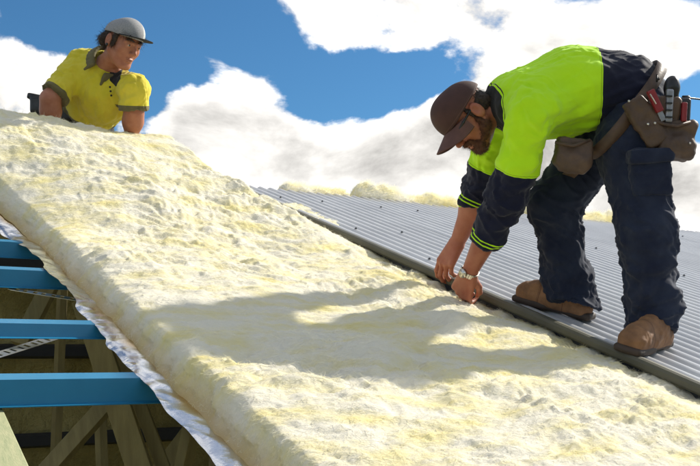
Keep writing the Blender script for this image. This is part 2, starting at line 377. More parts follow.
# far slope of the roof, hidden behind the ridge
v = [(-4, 5.74, roof_z(5.70, -.13)), (9.6, 5.74, roof_z(5.70, -.13)), (9.6, 9.5, roof_z(5.7, -.13) - 1.25), (-4, 9.5, roof_z(5.7, -.13) - 1.25)]
tag(add_mesh('roof_far_slope', v, [(0, 1, 2, 3)], M['sheet'], smooth=False), kind='structure')

# ------------------------------------------------------------------ trusses
def bar(mb, a, b, w, d, side=XA):
    a = np.asarray(a, float); b = np.asarray(b, float); y = unit(b - a); x = unit(side - y * (side @ y)); z = np.cross(x, y)
    mb.box((a + b) / 2, (w / 2, np.linalg.norm(b - a) / 2, d / 2), (x, y, z), .003)
TRUSS = [(-2.1, 'pine frame truss farthest out on the open side'), (-.84, 'pine frame truss left of the bright pine rafter'), (.422, 'treated pine truss with sunlit pale rafter, lower left corner'),
         (1.35, 'pine truss with paired slanting webs under the silver foil edge'), (2.3, 'dim pine truss under the middle of the wool blanket'), (3.5, 'shaded pine truss under the corrugated sheets'), (4.8, 'deepest shaded pine truss under the corrugated sheets')]
for x, lab in TRUSS:
    e = empty('roof_truss', (x, 0, -1.85), lab, 'truss', 'trusses of the roof frame')
    mb = MB(); bar(mb, P3(x, LOW_Y, -.226), P3(x, RIDGE_Y - .1, -.226), .07, .09); mb.build('top_chord', M['pine'], e)
    mb = MB(); bar(mb, (x, LOW_Y, -1.83), (x, 5.85, -1.83), .045, .09); mb.build('bottom_chord', M['pine_in'], e)
    for y0, y1 in ((1.4, 2.35), (3.25, 2.45), (3.35, 4.35), (5.1, 4.45), (.3, 1.3)):
        a = P3(x + .048, y0, -.24); b = np.array([x + .048, y1, -1.82])
        mb = MB(); bar(mb, a, b, .04, .09); mb.build('web', M['pine_in'], e)
    mb = MB(); bar(mb, P3(x - .046, 5.35, -.24), (x - .046, 5.35, -1.82), .04, .09, ); mb.build('king_post', M['pine_in'], e)

def brace(a, b, lab, w=.09, d=.045):
    mb = MB(); a = np.asarray(a); b = np.asarray(b); bar(mb, a, b, w, d, RV); o = mb.build('timber_brace', M['pine_in'], loc=b); tag(o, lab, 'brace', 'slanting timber braces in the roof space')
brace(W(84, 300, 3.62), W(150, 500, 3.4), 'slanting pine brace running down right below the nearest blue batten')
brace(W(112, 330, 3.75), W(176, 500, 3.5), 'thin pine brace close beside the steepest slanting brace', .05)
brace(W(120, 390, 4.2), W(30, 490, 3.9), 'dark timber brace slanting down left behind the pine rafter', .075)
brace(W(222, 390, 4.5), W(140, 500, 4.1), 'timber brace slanting down left under the foil edge', .08)
brace(W(58, 270, 4.6), W(20, 345, 4.4), 'short timber brace behind the second blue batten', .08)
# ------------------------------------------------------------------ blue battens (top-hat steel)
BAT = [(2.425, 'wide blue steel batten nearest the camera'), (2.885, 'blue steel batten second from the camera'), (3.525, 'blue steel batten between perforated straps and wool top'), (3.985, 'short bit of blue batten at left picture edge, uppermost'),
       (1.5, 'blue steel batten below the frame of the nearest one'), (4.75, 'blue steel batten hidden under the wool near the ridge'), (5.4, 'blue steel batten just below the ridge')]
for y, lab in BAT:
    if y in (1.5, 4.75, 5.4): pass
    e = empty('steel_batten', P3(-3, y, -.17), lab, 'batten', 'blue steel roof battens')
    t = .0025
    hk = .62 if y == 2.885 else 1.0
    out = [(-.05, -.06), (-.034, -.06), (-.020, 0), (.020, 0), (.034, -.06), (.05, -.06)]
    inn = [(.05, -.06 + t), (.034 + t, -.06 + t), (.020 + t, t * 0 + .0), (.020 + t, t), (-.020 - t, t), (-.034 - t, -.06 + t), (-.05, -.06 + t)]
    prof = [(u, v + 0) for u, v in out] + [(u, v) for u, v in inn[:2]] + [(.020 + t, t), (-.020 - t, t)] + [(u, v) for u, v in inn[5:]]
    prof = [(u, v * hk) for u, v in prof]
    MB().extrude(prof, P3(-3, y, -.112), P3(9.3, y, -.112), SL, NRM).build('hat_section', M['blue'], e)
    for x, _ in TRUSS:                                     # fixing screws on the feet
        MB().tube([P3(x, y - .042, -.172), P3(x, y - .042, -.163)], .006, 6).build('screw', M['galv'], e)

# ------------------------------------------------------------------ perforated straps
def strap(a, b, lab, w=.038):
    a = np.asarray(a, float); b = np.asarray(b, float); d = unit(b - a); s = unit(np.cross(NRM, d)); L_ = np.linalg.norm(b - a); mb = MB(); n = int(L_ / .03)
    for sg in (-1, 1): mb.box((a + b) / 2 + s * sg * (w / 2 - .0035), (L_ / 2, .0035, .0007), (d, s, NRM))
    for i in range(n + 1):
        c = a + d * (L_ * i / n); mb.box(c, (.0075 if i % 2 else .011, w / 2 - .007, .0006), (d, s, NRM))
    o = mb.build('strap_brace', M['galv'], loc=a); tag(o, lab, 'strap', 'perforated steel straps across the frame'); return o
strap(on_roof(-60, 373, -.178), on_roof(56, 337, -.178), 'long perforated steel strap between the two lower blue battens')
strap(on_roof(12, 289, -.178), on_roof(85, 301, -.178), 'short perforated steel strap just below the second blue batten')

# ------------------------------------------------------------------ corrugated sheets
roof = empty('corrugated_roof', P3(EDGE_X, 1.0, 0), 'grey corrugated steel roof sheeting behind the man in the lime shirt', 'roof')
PITCHC = .076; AMP = .0085
def sheet(x0, i):
    nper = 10; spp = 10; n = nper * spp + spp // 2 + 1
    xs = x0 + np.arange(n) * PITCHC / spp; prof = -AMP + AMP * np.cos(2 * math.pi * (xs - EDGE_X) / PITCHC) + .0012 * (i % 2)
    ylow = -1.1; ys = np.concatenate([np.linspace(ylow, 5.0, 8), np.linspace(5.2, 5.66 + .03 * math.sin(i * 2.1), 4)])
    V = []; 
    for lay in (0, -.0012):
        for y in ys:
            wob = .0012 * math.sin(y * 3 + i)
            V += [P3(x, y, p + lay + wob) for x, p in zip(xs, prof)]
    m = len(ys); F = []
    for l in (0, 1):
        o = l * m * n
        for a in range(m - 1):
            for b in range(n - 1):
                q = (o + a * n + b, o + a * n + b + 1, o + (a + 1) * n + b + 1, o + (a + 1) * n + b); F.append(q if l == 0 else q[::-1])
    o = m * n
    for b in range(n - 1): F += [(b + 1, b, o + b, o + b + 1), ((m - 1) * n + b, (m - 1) * n + b + 1, o + (m - 1) * n + b + 1, o + (m - 1) * n + b)]
    for a in range(m - 1): F += [(a * n, (a + 1) * n, o + (a + 1) * n, o + a * n), ((a + 1) * n + n - 1, a * n + n - 1, o + a * n + n - 1, o + (a + 1) * n + n - 1)]
    s = add_mesh('roof_sheet', V, F, M['sheet'], roof)
    for y in (3.6, 4.28, 5.2):
        for k in (2, 6):
            x = EDGE_X + PITCHC * (round((x0 - EDGE_X) / PITCHC) + k); c = P3(x, y, .001)
            mb = MB(); mb.tube([c, c + NRM * .002], .008, 10); mb.tube([c + NRM * .002, c + NRM * .008], .005, 6); mb.build('screw', M['screw'], s)
for i in range(9): sheet(EDGE_X + .762 * i, i)
# edge trim: a folded lip clipped on the sheet edge
e = empty('edge_trim', P3(EDGE_X, 1.0, -.03), 'long olive grey folded trim along the edge of the corrugated sheets', 'trim')
prof = [(.03, .004), (.004, .0075), (-.008, .004), (-.013, -.006), (-.012, -.022), (-.003, -.031), (.02, -.031), (.02, -.026), (.0, -.026), (-.006, -.02), (-.007, -.008), (-.002, -.001), (.03, -.001)]
mb = MB(); mb.extrude(prof, P3(EDGE_X, -1.1, 0), P3(EDGE_X, 5.62, 0), XA, NRM); mb.build('folded_lip', M['trim'], e, smooth=False)
mb = MB(); mb.extrude([(-.004, -.038), (.035, -.038), (.035, -.09), (-.004, -.09)], P3(EDGE_X + .03, -1.1, 0), P3(EDGE_X + .03, 5.5, 0), XA, NRM); mb.build('gap_shade_strip', M['dark'], e)  # dark strip added as the shadow in the gap under the lip

# ------------------------------------------------------------------ wool blanket
def hump_fn(X, Y):
    """how far the blanket is lifted off the battens towards its upper end"""
    y0 = 3.72 + .40 * (1 - sstep(X, .60, 1.25)); yt = np.clip((Y - y0) / (4.75 - y0), 0, 1); hump = .405 * (yt ** 1.5) * (1 - .15 * sstep(yt, .85, 1.0))
    back = 1 - .95 * sstep(Y, 4.80, 5.02)
    xr = 2.42 - .66 * sstep(Y, 3.75, 4.75)                     # the blanket is pulled aside where it lifts off the sheets
    return hump * back * (1 - .97 * sstep(X, xr - .05, xr + .12))
def wool_height(X, Y):
    """top of the blanket above the sheet plane"""
    h = -.012 + .018 * fbm(np.stack([X * 1.6, Y * 1.6, X * 0], -1), 2)
    h = h + hump_fn(X, Y)
    h = h - .040 * sstep(X, 2.16, 2.44) * (1 - .6 * sstep(Y, 3.9, 4.4))
    return h
def wool_relief(X, Y):
    z = X * 0
    def q(a, b, s): return np.stack([X / a + s, Y / b + s * 1.7, z + s], -1)
    w1 = vnoise(q(.21, .17, 3.3)); w2 = vnoise(q(.2, .19, 7.7))
    Xw = X + .045 * w1; Yw = Y + .040 * w2 + .12 * (X - 1.6) * .3
    def b(a, c, s):
        p = np.stack([Xw / a + s, Yw / c - s, z + s * 2.3], -1); return np.abs(vnoise(p))
    def n(a, c, k): return vnoise(np.stack([Xw / a + k, Yw / c - k, z + k * 2.3], -1))
    rid = lambda v: 1 - np.sqrt(v * v + .004) * 1.6
    r = .018 * n(.24, .10, 1.1) + .014 * n(.11, .045, 5.2) + .010 * rid(n(.085, .032, 3.7)) + .0075 * n(.045, .020, 8.8) + .0042 * rid(n(.038, .012, 6.1)) + .0028 * n(.019, .009, 2.9) + .0016 * fbm(q(.011, .006, 4.2), 2) + .008 - .012 * sstep(n(.060, .030, 9.4), .30, .85) - .006 * sstep(n(.030, .016, 4.4), .30, .85)
    lump = .05 * np.exp(-(((X - 2.02) / .07) ** 2 + ((Y - 2.62) / .06) ** 2)) + .03 * np.exp(-(((X - 2.25) / .05) ** 2 + ((Y - 3.72) / .05) ** 2))
    patch = .7 + .5 * vnoise(q(.5, .4, 6.1))
    return r * patch + lump
def left_edge(Y): return .902 - .30 * sstep(Y, 3.85, 4.85) + .007 * vnoise(np.stack([Y * 7, Y * 0, Y * 0 + 2], -1)) + .004 * vnoise(np.stack([Y * 25, Y * 0, Y * 0 + 5], -1))
BOT = -.104
def strands(name, P, Dn, Ln, bend, rad, m, parent, segs=4):
    n = len(P); hc = D.hair_curves.new(name); hc.add_curves([segs] * n)
    t = np.linspace(0, 1, segs)[None, :, None]
    pts = P[:, None] + Dn[:, None] * Ln[:, None, None] * t + bend[:, None] * Ln[:, None, None] * t * t - base_of(parent)
    hc.attributes['position'].data.foreach_set('vector', pts.astype(np.float32).ravel())
    ra = hc.attributes.get('radius') or hc.attributes.new('radius', 'FLOAT', 'POINT')
    ra.data.foreach_set('value', (np.asarray(rad).reshape(-1, 1) * np.linspace(1, .45, segs)[None]).astype(np.float32).ravel() if np.ndim(rad) else (np.full((n, 1), rad) * np.linspace(1, .45, segs)[None]).astype(np.float32).ravel())
    hc.materials.append(m); o = D.objects.new(name, hc); COL.objects.link(o); o.parent = parent; o['kind'] = 'stuff'; return o
def blanket():
    e = empty('insulation_blanket', P3(1.6, 2.5, BOT), 'thick pale yellow glass wool blanket rolled down the roof, foil underneath', 'insulation')
    st = .0052
    ys = np.arange(.9, 5.05, st); ns = 26; xs = np.arange(0, 1, 1 / 310.)
    nx = len(xs); Y2 = ys[:, None] + 0 * xs[None]
    le = left_edge(ys)[:, None]; X2 = le + (2.62 - le) * xs[None]
    H2 = wool_height(X2, Y2) + wool_relief(X2, Y2) * (.35 + .65 * sstep(X2 - le, .0, .08)) - .02
    # round the top left corner over, roughly 3 cm
    dl = X2 - le; H2 = H2 - .012 * np.exp(-(dl / .010) ** 2)
    H2 = np.maximum(H2, BOT + .02)
    top = np.stack([X2, Y2, np.tan(TH) * Y2 + (H2 - HC) / math.cos(TH)], -1)
    s = np.linspace(0, 1, ns)[None]; Ys = ys[:, None] + 0 * s
    bt = BOT + .9 * hump_fn(le, ys[:, None]) - .006; Hs = bt + (H2[:, :1] - bt) * s
    bul = .012 * np.sin(np.pi * s) - .055 * (1 - s) ** 2
    lay = .012 * fbm(np.stack([Ys / .06, Hs / .03, Ys * 0], -1), 4) + .005 * np.abs(vnoise(np.stack([Ys / .035, Hs / .014, Ys * 0 + 4], -1)))
    Xs = le - .045 * (1 - s) ** 1.25 - .8 * lay * np.sin(np.pi * np.clip(s, 0, 1))
    side = np.stack([Xs, Ys, np.tan(TH) * Ys + (Hs - HC) / math.cos(TH)], -1)
    V = np.concatenate([side[:, :-1], top], 1); m, n, _ = V.shape
    I = np.arange(m * n).reshape(m, n)
    F = np.stack([I[:-1, :-1], I[:-1, 1:], I[1:, 1:], I[1:, :-1]], -1).reshape(-1, 4)
    edge = np.concatenate([1 - np.linspace(0, 1, ns)[None, :-1] + 0 * ys[:, None], 0 * X2], 1).ravel()  # tan towards the base: adhesive brown plus the side's shade, put into the colour
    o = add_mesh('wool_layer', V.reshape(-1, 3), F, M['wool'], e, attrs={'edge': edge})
    # loose fibres lying over the wool and standing out of it
    cnt = 230000; jy = rng.integers(60, m - 2, cnt); jx = rng.integers(0, n - 1, cnt); jx = np.where(jx < ns - 8, rng.integers(ns - 6, n - 1, cnt), jx); jx[:6000] = rng.integers(ns - 8, ns + 8, 6000); jx[6000:13000] = rng.integers(1, ns, 7000)
    a_, b_ = rng.random((2, cnt, 1)); P0 = V[jy - 1, jx] * (1 - a_) + V[jy, jx + 1] * a_; 
    tx = V[jy, jx + 1] - V[jy, jx]; ty = V[jy, jx] - V[jy - 1, jx]; Nn = np.cross(tx, ty); Nn /= np.linalg.norm(Nn, axis=1, keepdims=True) + 1e-9
    flow = vnoise(P0 * 7.0) * 1.2 + rng.normal(0, .9, cnt); sg = np.where(rng.random(cnt) < .5, -1, 1)
    T = (np.cos(flow)[:, None] * XA + np.sin(flow)[:, None] * SL) * sg[:, None]; T = T - Nn * (T * Nn).sum(1, keepdims=True); T /= np.linalg.norm(T, axis=1, keepdims=True)
    up = np.abs(rng.normal(0, .12, cnt))[:, None] + .02; Dn = T + Nn * up; Ln = .009 + .021 * rng.random(cnt); Ln[up[:, 0] > .45] *= .6; Ln[jx < ns] *= .55; up[jx < ns] *= .6
    bend = -Nn * up * .9 + rng.normal(0, .16, (cnt, 3))
    strands('wool_fibres', P0 - Nn * .001, Dn, Ln, bend, .00020 + .00024 * rng.random(cnt), M['fibre'], e)
    # foil facing with crinkled free edge
    ys = np.arange(.9, 5.05, .012); ex = .796 + .010 * vnoise(np.stack([ys * 6, ys * 0, ys * 0 + 1], -1)) + .006 * vnoise(np.stack([ys * 19, ys * 0, ys * 0 + 8], -1)) - .30 * sstep(ys, 3.85, 4.85)
    ss = np.concatenate([np.linspace(0, .16, 26), np.linspace(.2, 1.8, 14)])
    XX = ex[:, None] + ss[None]; YY = ys[:, None] + 0 * XX
    cr = fbm(np.stack([XX / .05, YY / .035, XX * 0], -1), 3); cr2 = np.abs(vnoise(np.stack([XX / .03 + YY / .05, YY / .09, XX * 0 + 3], -1)))
    fre = 1 - sstep(XX - ex[:, None], .03, .12)
    HH = BOT - .001 + fre * (.0010 * cr + .0022 * cr2 - .001) - .012 * fre * np.exp(-((XX - ex[:, None]) / .02)) * (.4 + vnoise(np.stack([YY * 5, YY * 0, YY * 0], -1)))
    HH = np.minimum(HH, BOT + .012 * fre + 0.0) + .9 * hump_fn(np.maximum(XX, .6), YY)
    V1 = np.stack([XX, YY, np.tan(TH) * YY + (HH - HC) / math.cos(TH)], -1); m, n, _ = V1.shape
    I = np.arange(m * n).reshape(m, n); F = np.stack([I[:-1, :-1], I[:-1, 1:], I[1:, 1:], I[1:, :-1]], -1).reshape(-1, 4)
    V1 = V1.reshape(-1, 3); V2 = V1 - NRM * .0006
    gl = np.clip(((XX - ex[:, None]) - .042 - .016 * vnoise(np.stack([YY * 9, YY * 0, YY * 0 + 6], -1))) / .03, 0, 1).ravel()
    add_mesh('foil_facing', np.concatenate([V1, V2]), np.concatenate([F, F[:, ::-1] + len(V1)]), M['foil'], e, attrs={'glue': np.concatenate([gl, gl * 0])})
blanket()
def fur(o, cnt, ln, rad, m, cen, comb):
    me = o.data; V = np.empty(len(me.vertices) * 3, np.float32); me.vertices.foreach_get('co', V); V = V.reshape(-1, 3) + base_of(o)
    N_ = np.empty(len(me.vertices) * 3, np.float32); me.vertices.foreach_get('normal', N_); N_ = N_.reshape(-1, 3)
    i = rng.integers(0, len(V), cnt); Dn = N_[i] * .7 + np.asarray(comb) * .8 + rng.normal(0, .35, (cnt, 3)); Dn /= np.linalg.norm(Dn, axis=1, keepdims=True)
    return strands(o.name.split('.')[0] + '_strands', V[i] + rng.normal(0, .001, (cnt, 3)), Dn, ln * (.5 + rng.random(cnt)), rng.normal(0, .25, (cnt, 3)), rad, m, o)
# wool that stands up over the ridge from the far slope
def ridge_wool(x0, x1, hh, lab, seed):
    n = int((x1 - x0) / .012); k = 26; s = np.linspace(x0, x1, n); a = np.linspace(0, math.pi, k)
    env = np.clip(np.minimum((s - x0), (x1 - s)) / .06, 0, 1) ** .5
    hv = hh * (.75 + .35 * vnoise(np.stack([s * 5, s * 0 + seed, s * 0], -1)) + .15 * vnoise(np.stack([s * 16, s * 0 + seed, s * 0 + 4], -1))) * env
    ss, aa = np.meshgrid(s, a, indexing='ij'); H2 = hv[:, None] * np.ones_like(aa)
    r = 1 + .10 * fbm(np.stack([ss * 9, aa * 1.6, aa * 0 + seed], -1), 4)
    V = np.stack([ss, RIDGE_Y + .08 - np.cos(aa) * .09 * r, roof_z(RIDGE_Y, -.03) + np.sin(aa) * (H2 + .04) * r], -1)
    I = np.arange(n * k).reshape(n, k); F = np.stack([I[:-1, :-1], I[1:, :-1], I[1:, 1:], I[:-1, 1:]], -1).reshape(-1, 4)
    o = add_mesh('wool_strip', V.reshape(-1, 3), F, M['wool'], loc=(0.5 * (x0 + x1), RIDGE_Y + .08, roof_z(RIDGE_Y, -.03)))
    tag(o, lab, 'insulation', 'wool showing over the ridge')
    fur(o, int(9000 * (x1 - x0)), .020, .0005, M['fibre'], None, np.array([.5, -.1, .1]))
ridge_wool(2.9, 3.42, .045, 'small wool tuft on the ridge just right of the blanket top', 1)
ridge_wool(3.50, 4.46, .115, 'big pale wool clump on the ridge left of the bent man', 2)
ridge_wool(4.5, 5.05, .06, 'low wool clump on the ridge behind the bent man\'s arms', 3)
ridge_wool(5.15, 6.35, .10, 'wool clump on the ridge seen between the bent man\'s legs', 4)

# ------------------------------------------------------------------ people: shared shapes
def head_prims(F, neck_to, s=1.0, beard=False):
    p = lambda x, y, z: F.p(x * s, y * s, z * s); X = F.M
    e = lambda c, r, k=.02, sub=False: el(p(*c), np.array(r) * s, X, k, sub)
    L_ = [e((0, -.010, .035), (.075, .096, .082)), e((0, .028, -.035), (.060, .066, .088), .03), e((0, .062, -.104), (.028, .026, .020), .02)]
    for sg in (-1, 1):
        L_ += [rc(p(sg * .058, -.002, -.05), p(sg * .020, .062, -.104), .020 * s, .017 * s, .02), e((sg * .040, .060, -.024), (.022, .020, .022), .03)]
        L_ += [e((sg * .032, .104, .004), (.017, .015, .011), .014, True)]
        L_ += [e((sg * .031, .083, .003), (.0135, .0125, .012), .003)]
        L_ += [e((sg * .080, -.012, -.008), (.010, .022, .034), .006), e((sg * .0935, -.006, -.003), (.010, .012, .020), .004, True)]
        L_ += [e((sg * .011, .100, -.036), (.008, .010, .007), .006)]
        L_ += [rc(p(sg * .012, .092, .018), p(sg * .048, .076, .018), .009 * s, .007 * s, .012)]
    L_ += [rc(p(0, .090, .012), p(0, .113, -.030), .008 * s, .0115 * s, .012), e((0, .090, -.064), (.024, .010, .0055), .006), e((0, .088, -.075), (.020, .010, .0065), .006),
           e((0, .1, -.0695), (.024, .01, .0018), .003, True)]
    L_ += [rc(p(0, -.024, -.055), neck_to, .052 * s, .058 * s, .025)]
    return L_

def hand_prims(o, ydir, zdir, thumb, curls, thumb_pts=None, s=1.0):
    """o wrist, ydir towards the fingers, zdir out of the back of the hand, thumb = +1/-1: side of the thumb along y x z"""
    y = unit(ydir); z = unit(zdir - y * (np.asarray(zdir) @ y)); x = np.cross(y, z) * thumb; o = np.asarray(o, float)
    p = lambda a, b, c: o + (a * x + b * y + c * z) * s
    L_ = []; kn = [(.031, .086), (.0105, .092), (-.0105, .087), (-.031, .077)]; ln = [(.044, .026, .021), (.048, .030, .022), (.044, .028, .021), (.034, .021, .019)]
    for i, ((kx, ky), lens) in enumerate(zip(kn, ln)):
        L_.append(rc(p(kx * .45, .006, 0), p(kx, ky, .002), .0205 * s, .0125 * s, .012))
        ang = 0; c = np.array([kx, ky, .002]); sp = (kx * 1.6)
        for j, l in enumerate(lens):
            ang += R_(curls[i][j]); d = np.array([math.sin(sp) * math.cos(ang), math.cos(sp) * math.cos(ang), -math.sin(ang)])
            c2 = c + d * l; r0 = (.0100, .0092, .0084)[j] * (.88 if i == 3 else 1); r1 = (.0092, .0084, .0066)[j] * (.88 if i == 3 else 1)
            L_.append(rc(p(*c), p(*c2), r0 * s, r1 * s, .0045 if j else .006)); c = c2
    tp = thumb_pts or [(.018, .018, -.006), (.045, .048, -.020), (.056, .080, -.028), (.056, .106, -.034)]
    for j in range(3): L_.append(rc(p(*tp[j]), p(*tp[j + 1]), (.0165, .0120, .0100)[j] * s, (.0120, .0102, .0072)[j] * s, .010 if j == 0 else .005))
    return L_

def plate(name, fn, nu, nv, thick, m, parent):
    """thin curved solid: fn(u, v) -> (point, normal)"""
    T = []; Bt = []
    for i in range(nu):
        for j in range(nv):
            p, n = fn(i / (nu - 1), j / (nv - 1)); T.append(p + n * thick / 2); Bt.append(p - n * thick / 2)
    k = nu * nv; F = []
    for i in range(nu - 1):
        for j in range(nv - 1):
            a = i * nv + j; F += [(a, a + nv, a + nv + 1, a + 1), (k + a, k + a + 1, k + a + nv + 1, k + a + nv)]
    for i in range(nu - 1): F += [(i * nv, k + i * nv, k + (i + 1) * nv, (i + 1) * nv), ((i + 1) * nv + nv - 1, k + (i + 1) * nv + nv - 1, k + i * nv + nv - 1, i * nv + nv - 1)]
    for j in range(nv - 1): F += [(j, j + 1, k + j + 1, k + j), ((nu - 1) * nv + j + 1, (nu - 1) * nv + j, k + (nu - 1) * nv + j, k + (nu - 1) * nv + j + 1)]
    o = add_mesh(name, T + Bt, F, m, parent, True); return o

def cap(F, parent, m_crown, m_brim, length=.075, bend=.020, drop=.02, s=1.0, flat=False, tall=0.0, layers=None, tilt=0.0):
    """tilt < 0 pulls the front of the cap down"""
    ct, st_ = math.cos(tilt), math.sin(tilt)
    def q(x, y, z): return (x, y * ct - z * st_, y * st_ + z * ct)
    p = lambda x, y, z: F.p(*[c * s for c in q(x, y, z)])
    Mr = np.stack([F.x, unit(p(0, 1, 0) - p(0, 0, 0)), unit(p(0, 0, 1) - p(0, 0, 0))])
    low = (p(0, 0, .032), -Mr[2])
    prims = [el(p(0, -.006, .030), np.array((.087, .108, .090 + tall)) * s, Mr, .01, cut=[low]), el(p(0, .03, .06 + tall * .6), np.array((.070, .066, .066)) * s, Mr, .03, cut=[low])]
    hollow = el(p(0, -.006, .024), np.array((.081, .102, .082 + tall)) * s, Mr, .004, sub=True)
    def at(V):
        l = (V - F.o) @ Mr.T; return np.abs(np.sin(np.arctan2(l[:, 0], l[:, 1]) * 3)) * np.linalg.norm(l[:, :2], axis=1)
    c = sdf_obj('cap', prims + [hollow], .0035, m_crown, parent, attrs={'seam': at, 'side': lambda V: ((V - F.o) @ Mr.T)[:, 0], 'back': lambda V: ((V - F.o) @ Mr.T)[:, 1], 'hgt': lambda V: ((V - F.o) @ Mr.T)[:, 2]})
    MB().tube([p(0, -.004, .117 + tall), p(0, -.004, .124 + tall)], [.008, .005], 10).build('button', m_crown, c, True)
    def fn(u, v):
        a = (u - .5) * R_(128); r0 = .100; ww = max(0.0, math.cos((u - .5) * math.pi * .995)) ** .55
        x0, y0 = math.sin(a) * .085, math.cos(a) * .104 - .006
        x = x0 * (1 + .12 * v * ww); y = y0 + length * v * ww
        z = .034 - drop * v - (bend * ((x / .085) ** 2) * (.35 + .65 * v) if not flat else .006 * (x / .085) ** 2)
        return p(x, y, z), Mr[2]
    plate('brim', fn, 31, 12, .0035, m_brim, c)
    return c

def eyes(F, parent, mw, md, s=1.0):
    for sg in (-1, 1):
        c = F.p(sg * .031 * s, .0835 * s, .003 * s)
        o = sdf_obj('eye', [el(c, np.array((.0125, .0118, .0105)) * s, F.M, .002)], .002, mw, parent)
        sdf_obj('iris', [el(c + F.y * .0095 * s, np.array((.0058, .0035, .0058)) * s, F.M, .001)], .0014, md, o)

def boot(F, parent, m, msole, sname='boot'):
    """F origin under the ankle on the walking surface, y towards the toe"""
    p = F.p; X = F.M
    def wr(V): return .0035 * folds(V, F.x, .06, .022) * sstep((V - F.o) @ F.z, .02, .06)
    up = [el(p(0, .170, .054), (.048, .060, .044), X, .02), rc(p(0, .115, .075), p(0, .03, .105), .030, .036, .025), rc(p(0, .14, .058), p(0, .02, .075), .040, .044, .03), el(p(0, -.045, .05), (.038, .042, .048), X, .03), rc(p(0, .0, .065), p(0, .0, .065) + np.array([0, 0, .05]), .042, .042, .03),
          rc(p(.03, .10, .04), p(-.03, .10, .04), .022, .022, .02), bx(p(0, .08, .035), (.046, .15, .03), X, .02, .02)]
    b = sdf_obj(sname, up, .0045, m, parent, wr, attrs={'hz': lambda V: (V - F.o) @ F.z, 'toe': lambda V: (V - F.o) @ F.y})
    so = [bx(p(0, .165, .014), (.050, .075, .014), X, .012, .01), bx(p(0, .06, .014), (.042, .12, .013), X, .012, .02), bx(p(0, -.045, .015), (.042, .048, .015), X, .012, .01), el(p(0, .20, .014), (.050, .046, .014), X, .01)]
    sdf_obj('sole', so, .005, msole, b)
    for k in range(5):                                    # lacing
        y = .050 + k * .018; z = .138 - k * .0098
        MB().tube([p(-.026, y - .006, z - .016), p(-.010, y, z - .002), p(.010, y, z - .002), p(.026, y - .006, z - .016)], .0030, 6).build('lace', msole, b, True)
    return b

M['skin'] = mat('skin', (0.40, 0.155, 0.09), .5, c2=(.33, .105, .06), nscale=16, ndetail=5, bump=.12, bscale=160, bdist=.002, sss=.25, spec=.35, sssr=(.012, .005, .003))
M['skin2'] = mat('skin_pale', (0.42, 0.18, 0.105), .5, c2=(.34, .125, .07), nscale=18, ndetail=5, bump=.1, bscale=160, bdist=.002, sss=.25, spec=.35, sssr=(.012, .005, .003))
LIME = (0.50, 0.86, 0.012); NAVY = (0.007, 0.009, 0.028)
M['lime'] = mat('lime_knit_shirt', LIME, .8, c2=(.46, .80, .010), nscale=5, bump=.15, bscale=420, bdist=.002, spec=.2, sheen=.15, layers=[('navy', -.007, -.0045, (.30, .52, .01)), ('navy', 0.0, 9, NAVY), ('cuff', .053, .0585, LIME), ('cuff', .068, .0735, LIME), ('neck', -9, 0.0, (.02, .02, .02)), ('neck', .006, .010, (.03, .03, .03))])
M['denim'] = mat('navy_work_trousers', (0.008, 0.012, 0.030), .85, c2=(.018, .025, .048), nscale=10, ndetail=7, bump=.25, bscale=300, bdist=.002, spec=.2, sheen=.1)
M['leather'] = mat('brown_leather', (0.095, 0.055, 0.030), .6, c2=(.05, .028, .016), nscale=12, ndetail=6, bump=.3, bscale=60, bdist=.004)
M['boot'] = mat('tan_nubuck', (0.27, 0.135, 0.058), .75, c2=(.15, .072, .032), nscale=14, ndetail=6, bump=.25, bscale=120, bdist=.002, layers=[('toe', .122, .1255, (.12, .05, .02)), ('toe', .128, .1305, (.14, .06, .025)), ('toe', .02, .023, (.12, .05, .02))])
M['sole'] = mat('dark_brown_rubber', (0.05, 0.032, 0.022), .7)
M['capb'] = mat('brown_cap_cloth', (0.065, 0.026, 0.02), .8, c2=(.05, .02, .015), nscale=20, bump=.2, bscale=400, bdist=.002, layers=[('seam', -1, .0016, (.13, .06, .05)), ('hgt', .040, .0425, (.11, .05, .04))])
M['beard'] = mat('ginger_beard', (0.15, 0.055, 0.024), .7, c2=(.075, .028, .014), nscale=60, bump=.8, bscale=220, bdist=.006, stretch=(1, 1, 1))
M['hair'] = mat('dark_brown_hair', (0.045, 0.025, 0.014), .55, c2=(.02, .012, .008), nscale=70, bump=.8, bscale=160, bdist=.006)
M['black'] = mat('black_plastic', (0.012, 0.012, 0.013), .35)
M['lens'] = mat('dark_lens', (0.02, 0.02, 0.025), .06, spec=.9)
M['steel'] = mat('brushed_steel', (0.66, 0.63, 0.56), .28, 1.0, nscale=60, rnoise=.1)
M['red'] = mat('red_plastic', (0.22, 0.012, 0.015), .45)
M['greyt'] = mat('grey_tool_metal', (0.30, 0.30, 0.32), .4, .7, nscale=40)
M['white'] = mat('eye_white', (.75, .72, .68), .2); M['iris'] = mat('eye_iris', (.03, .02, .015), .15)

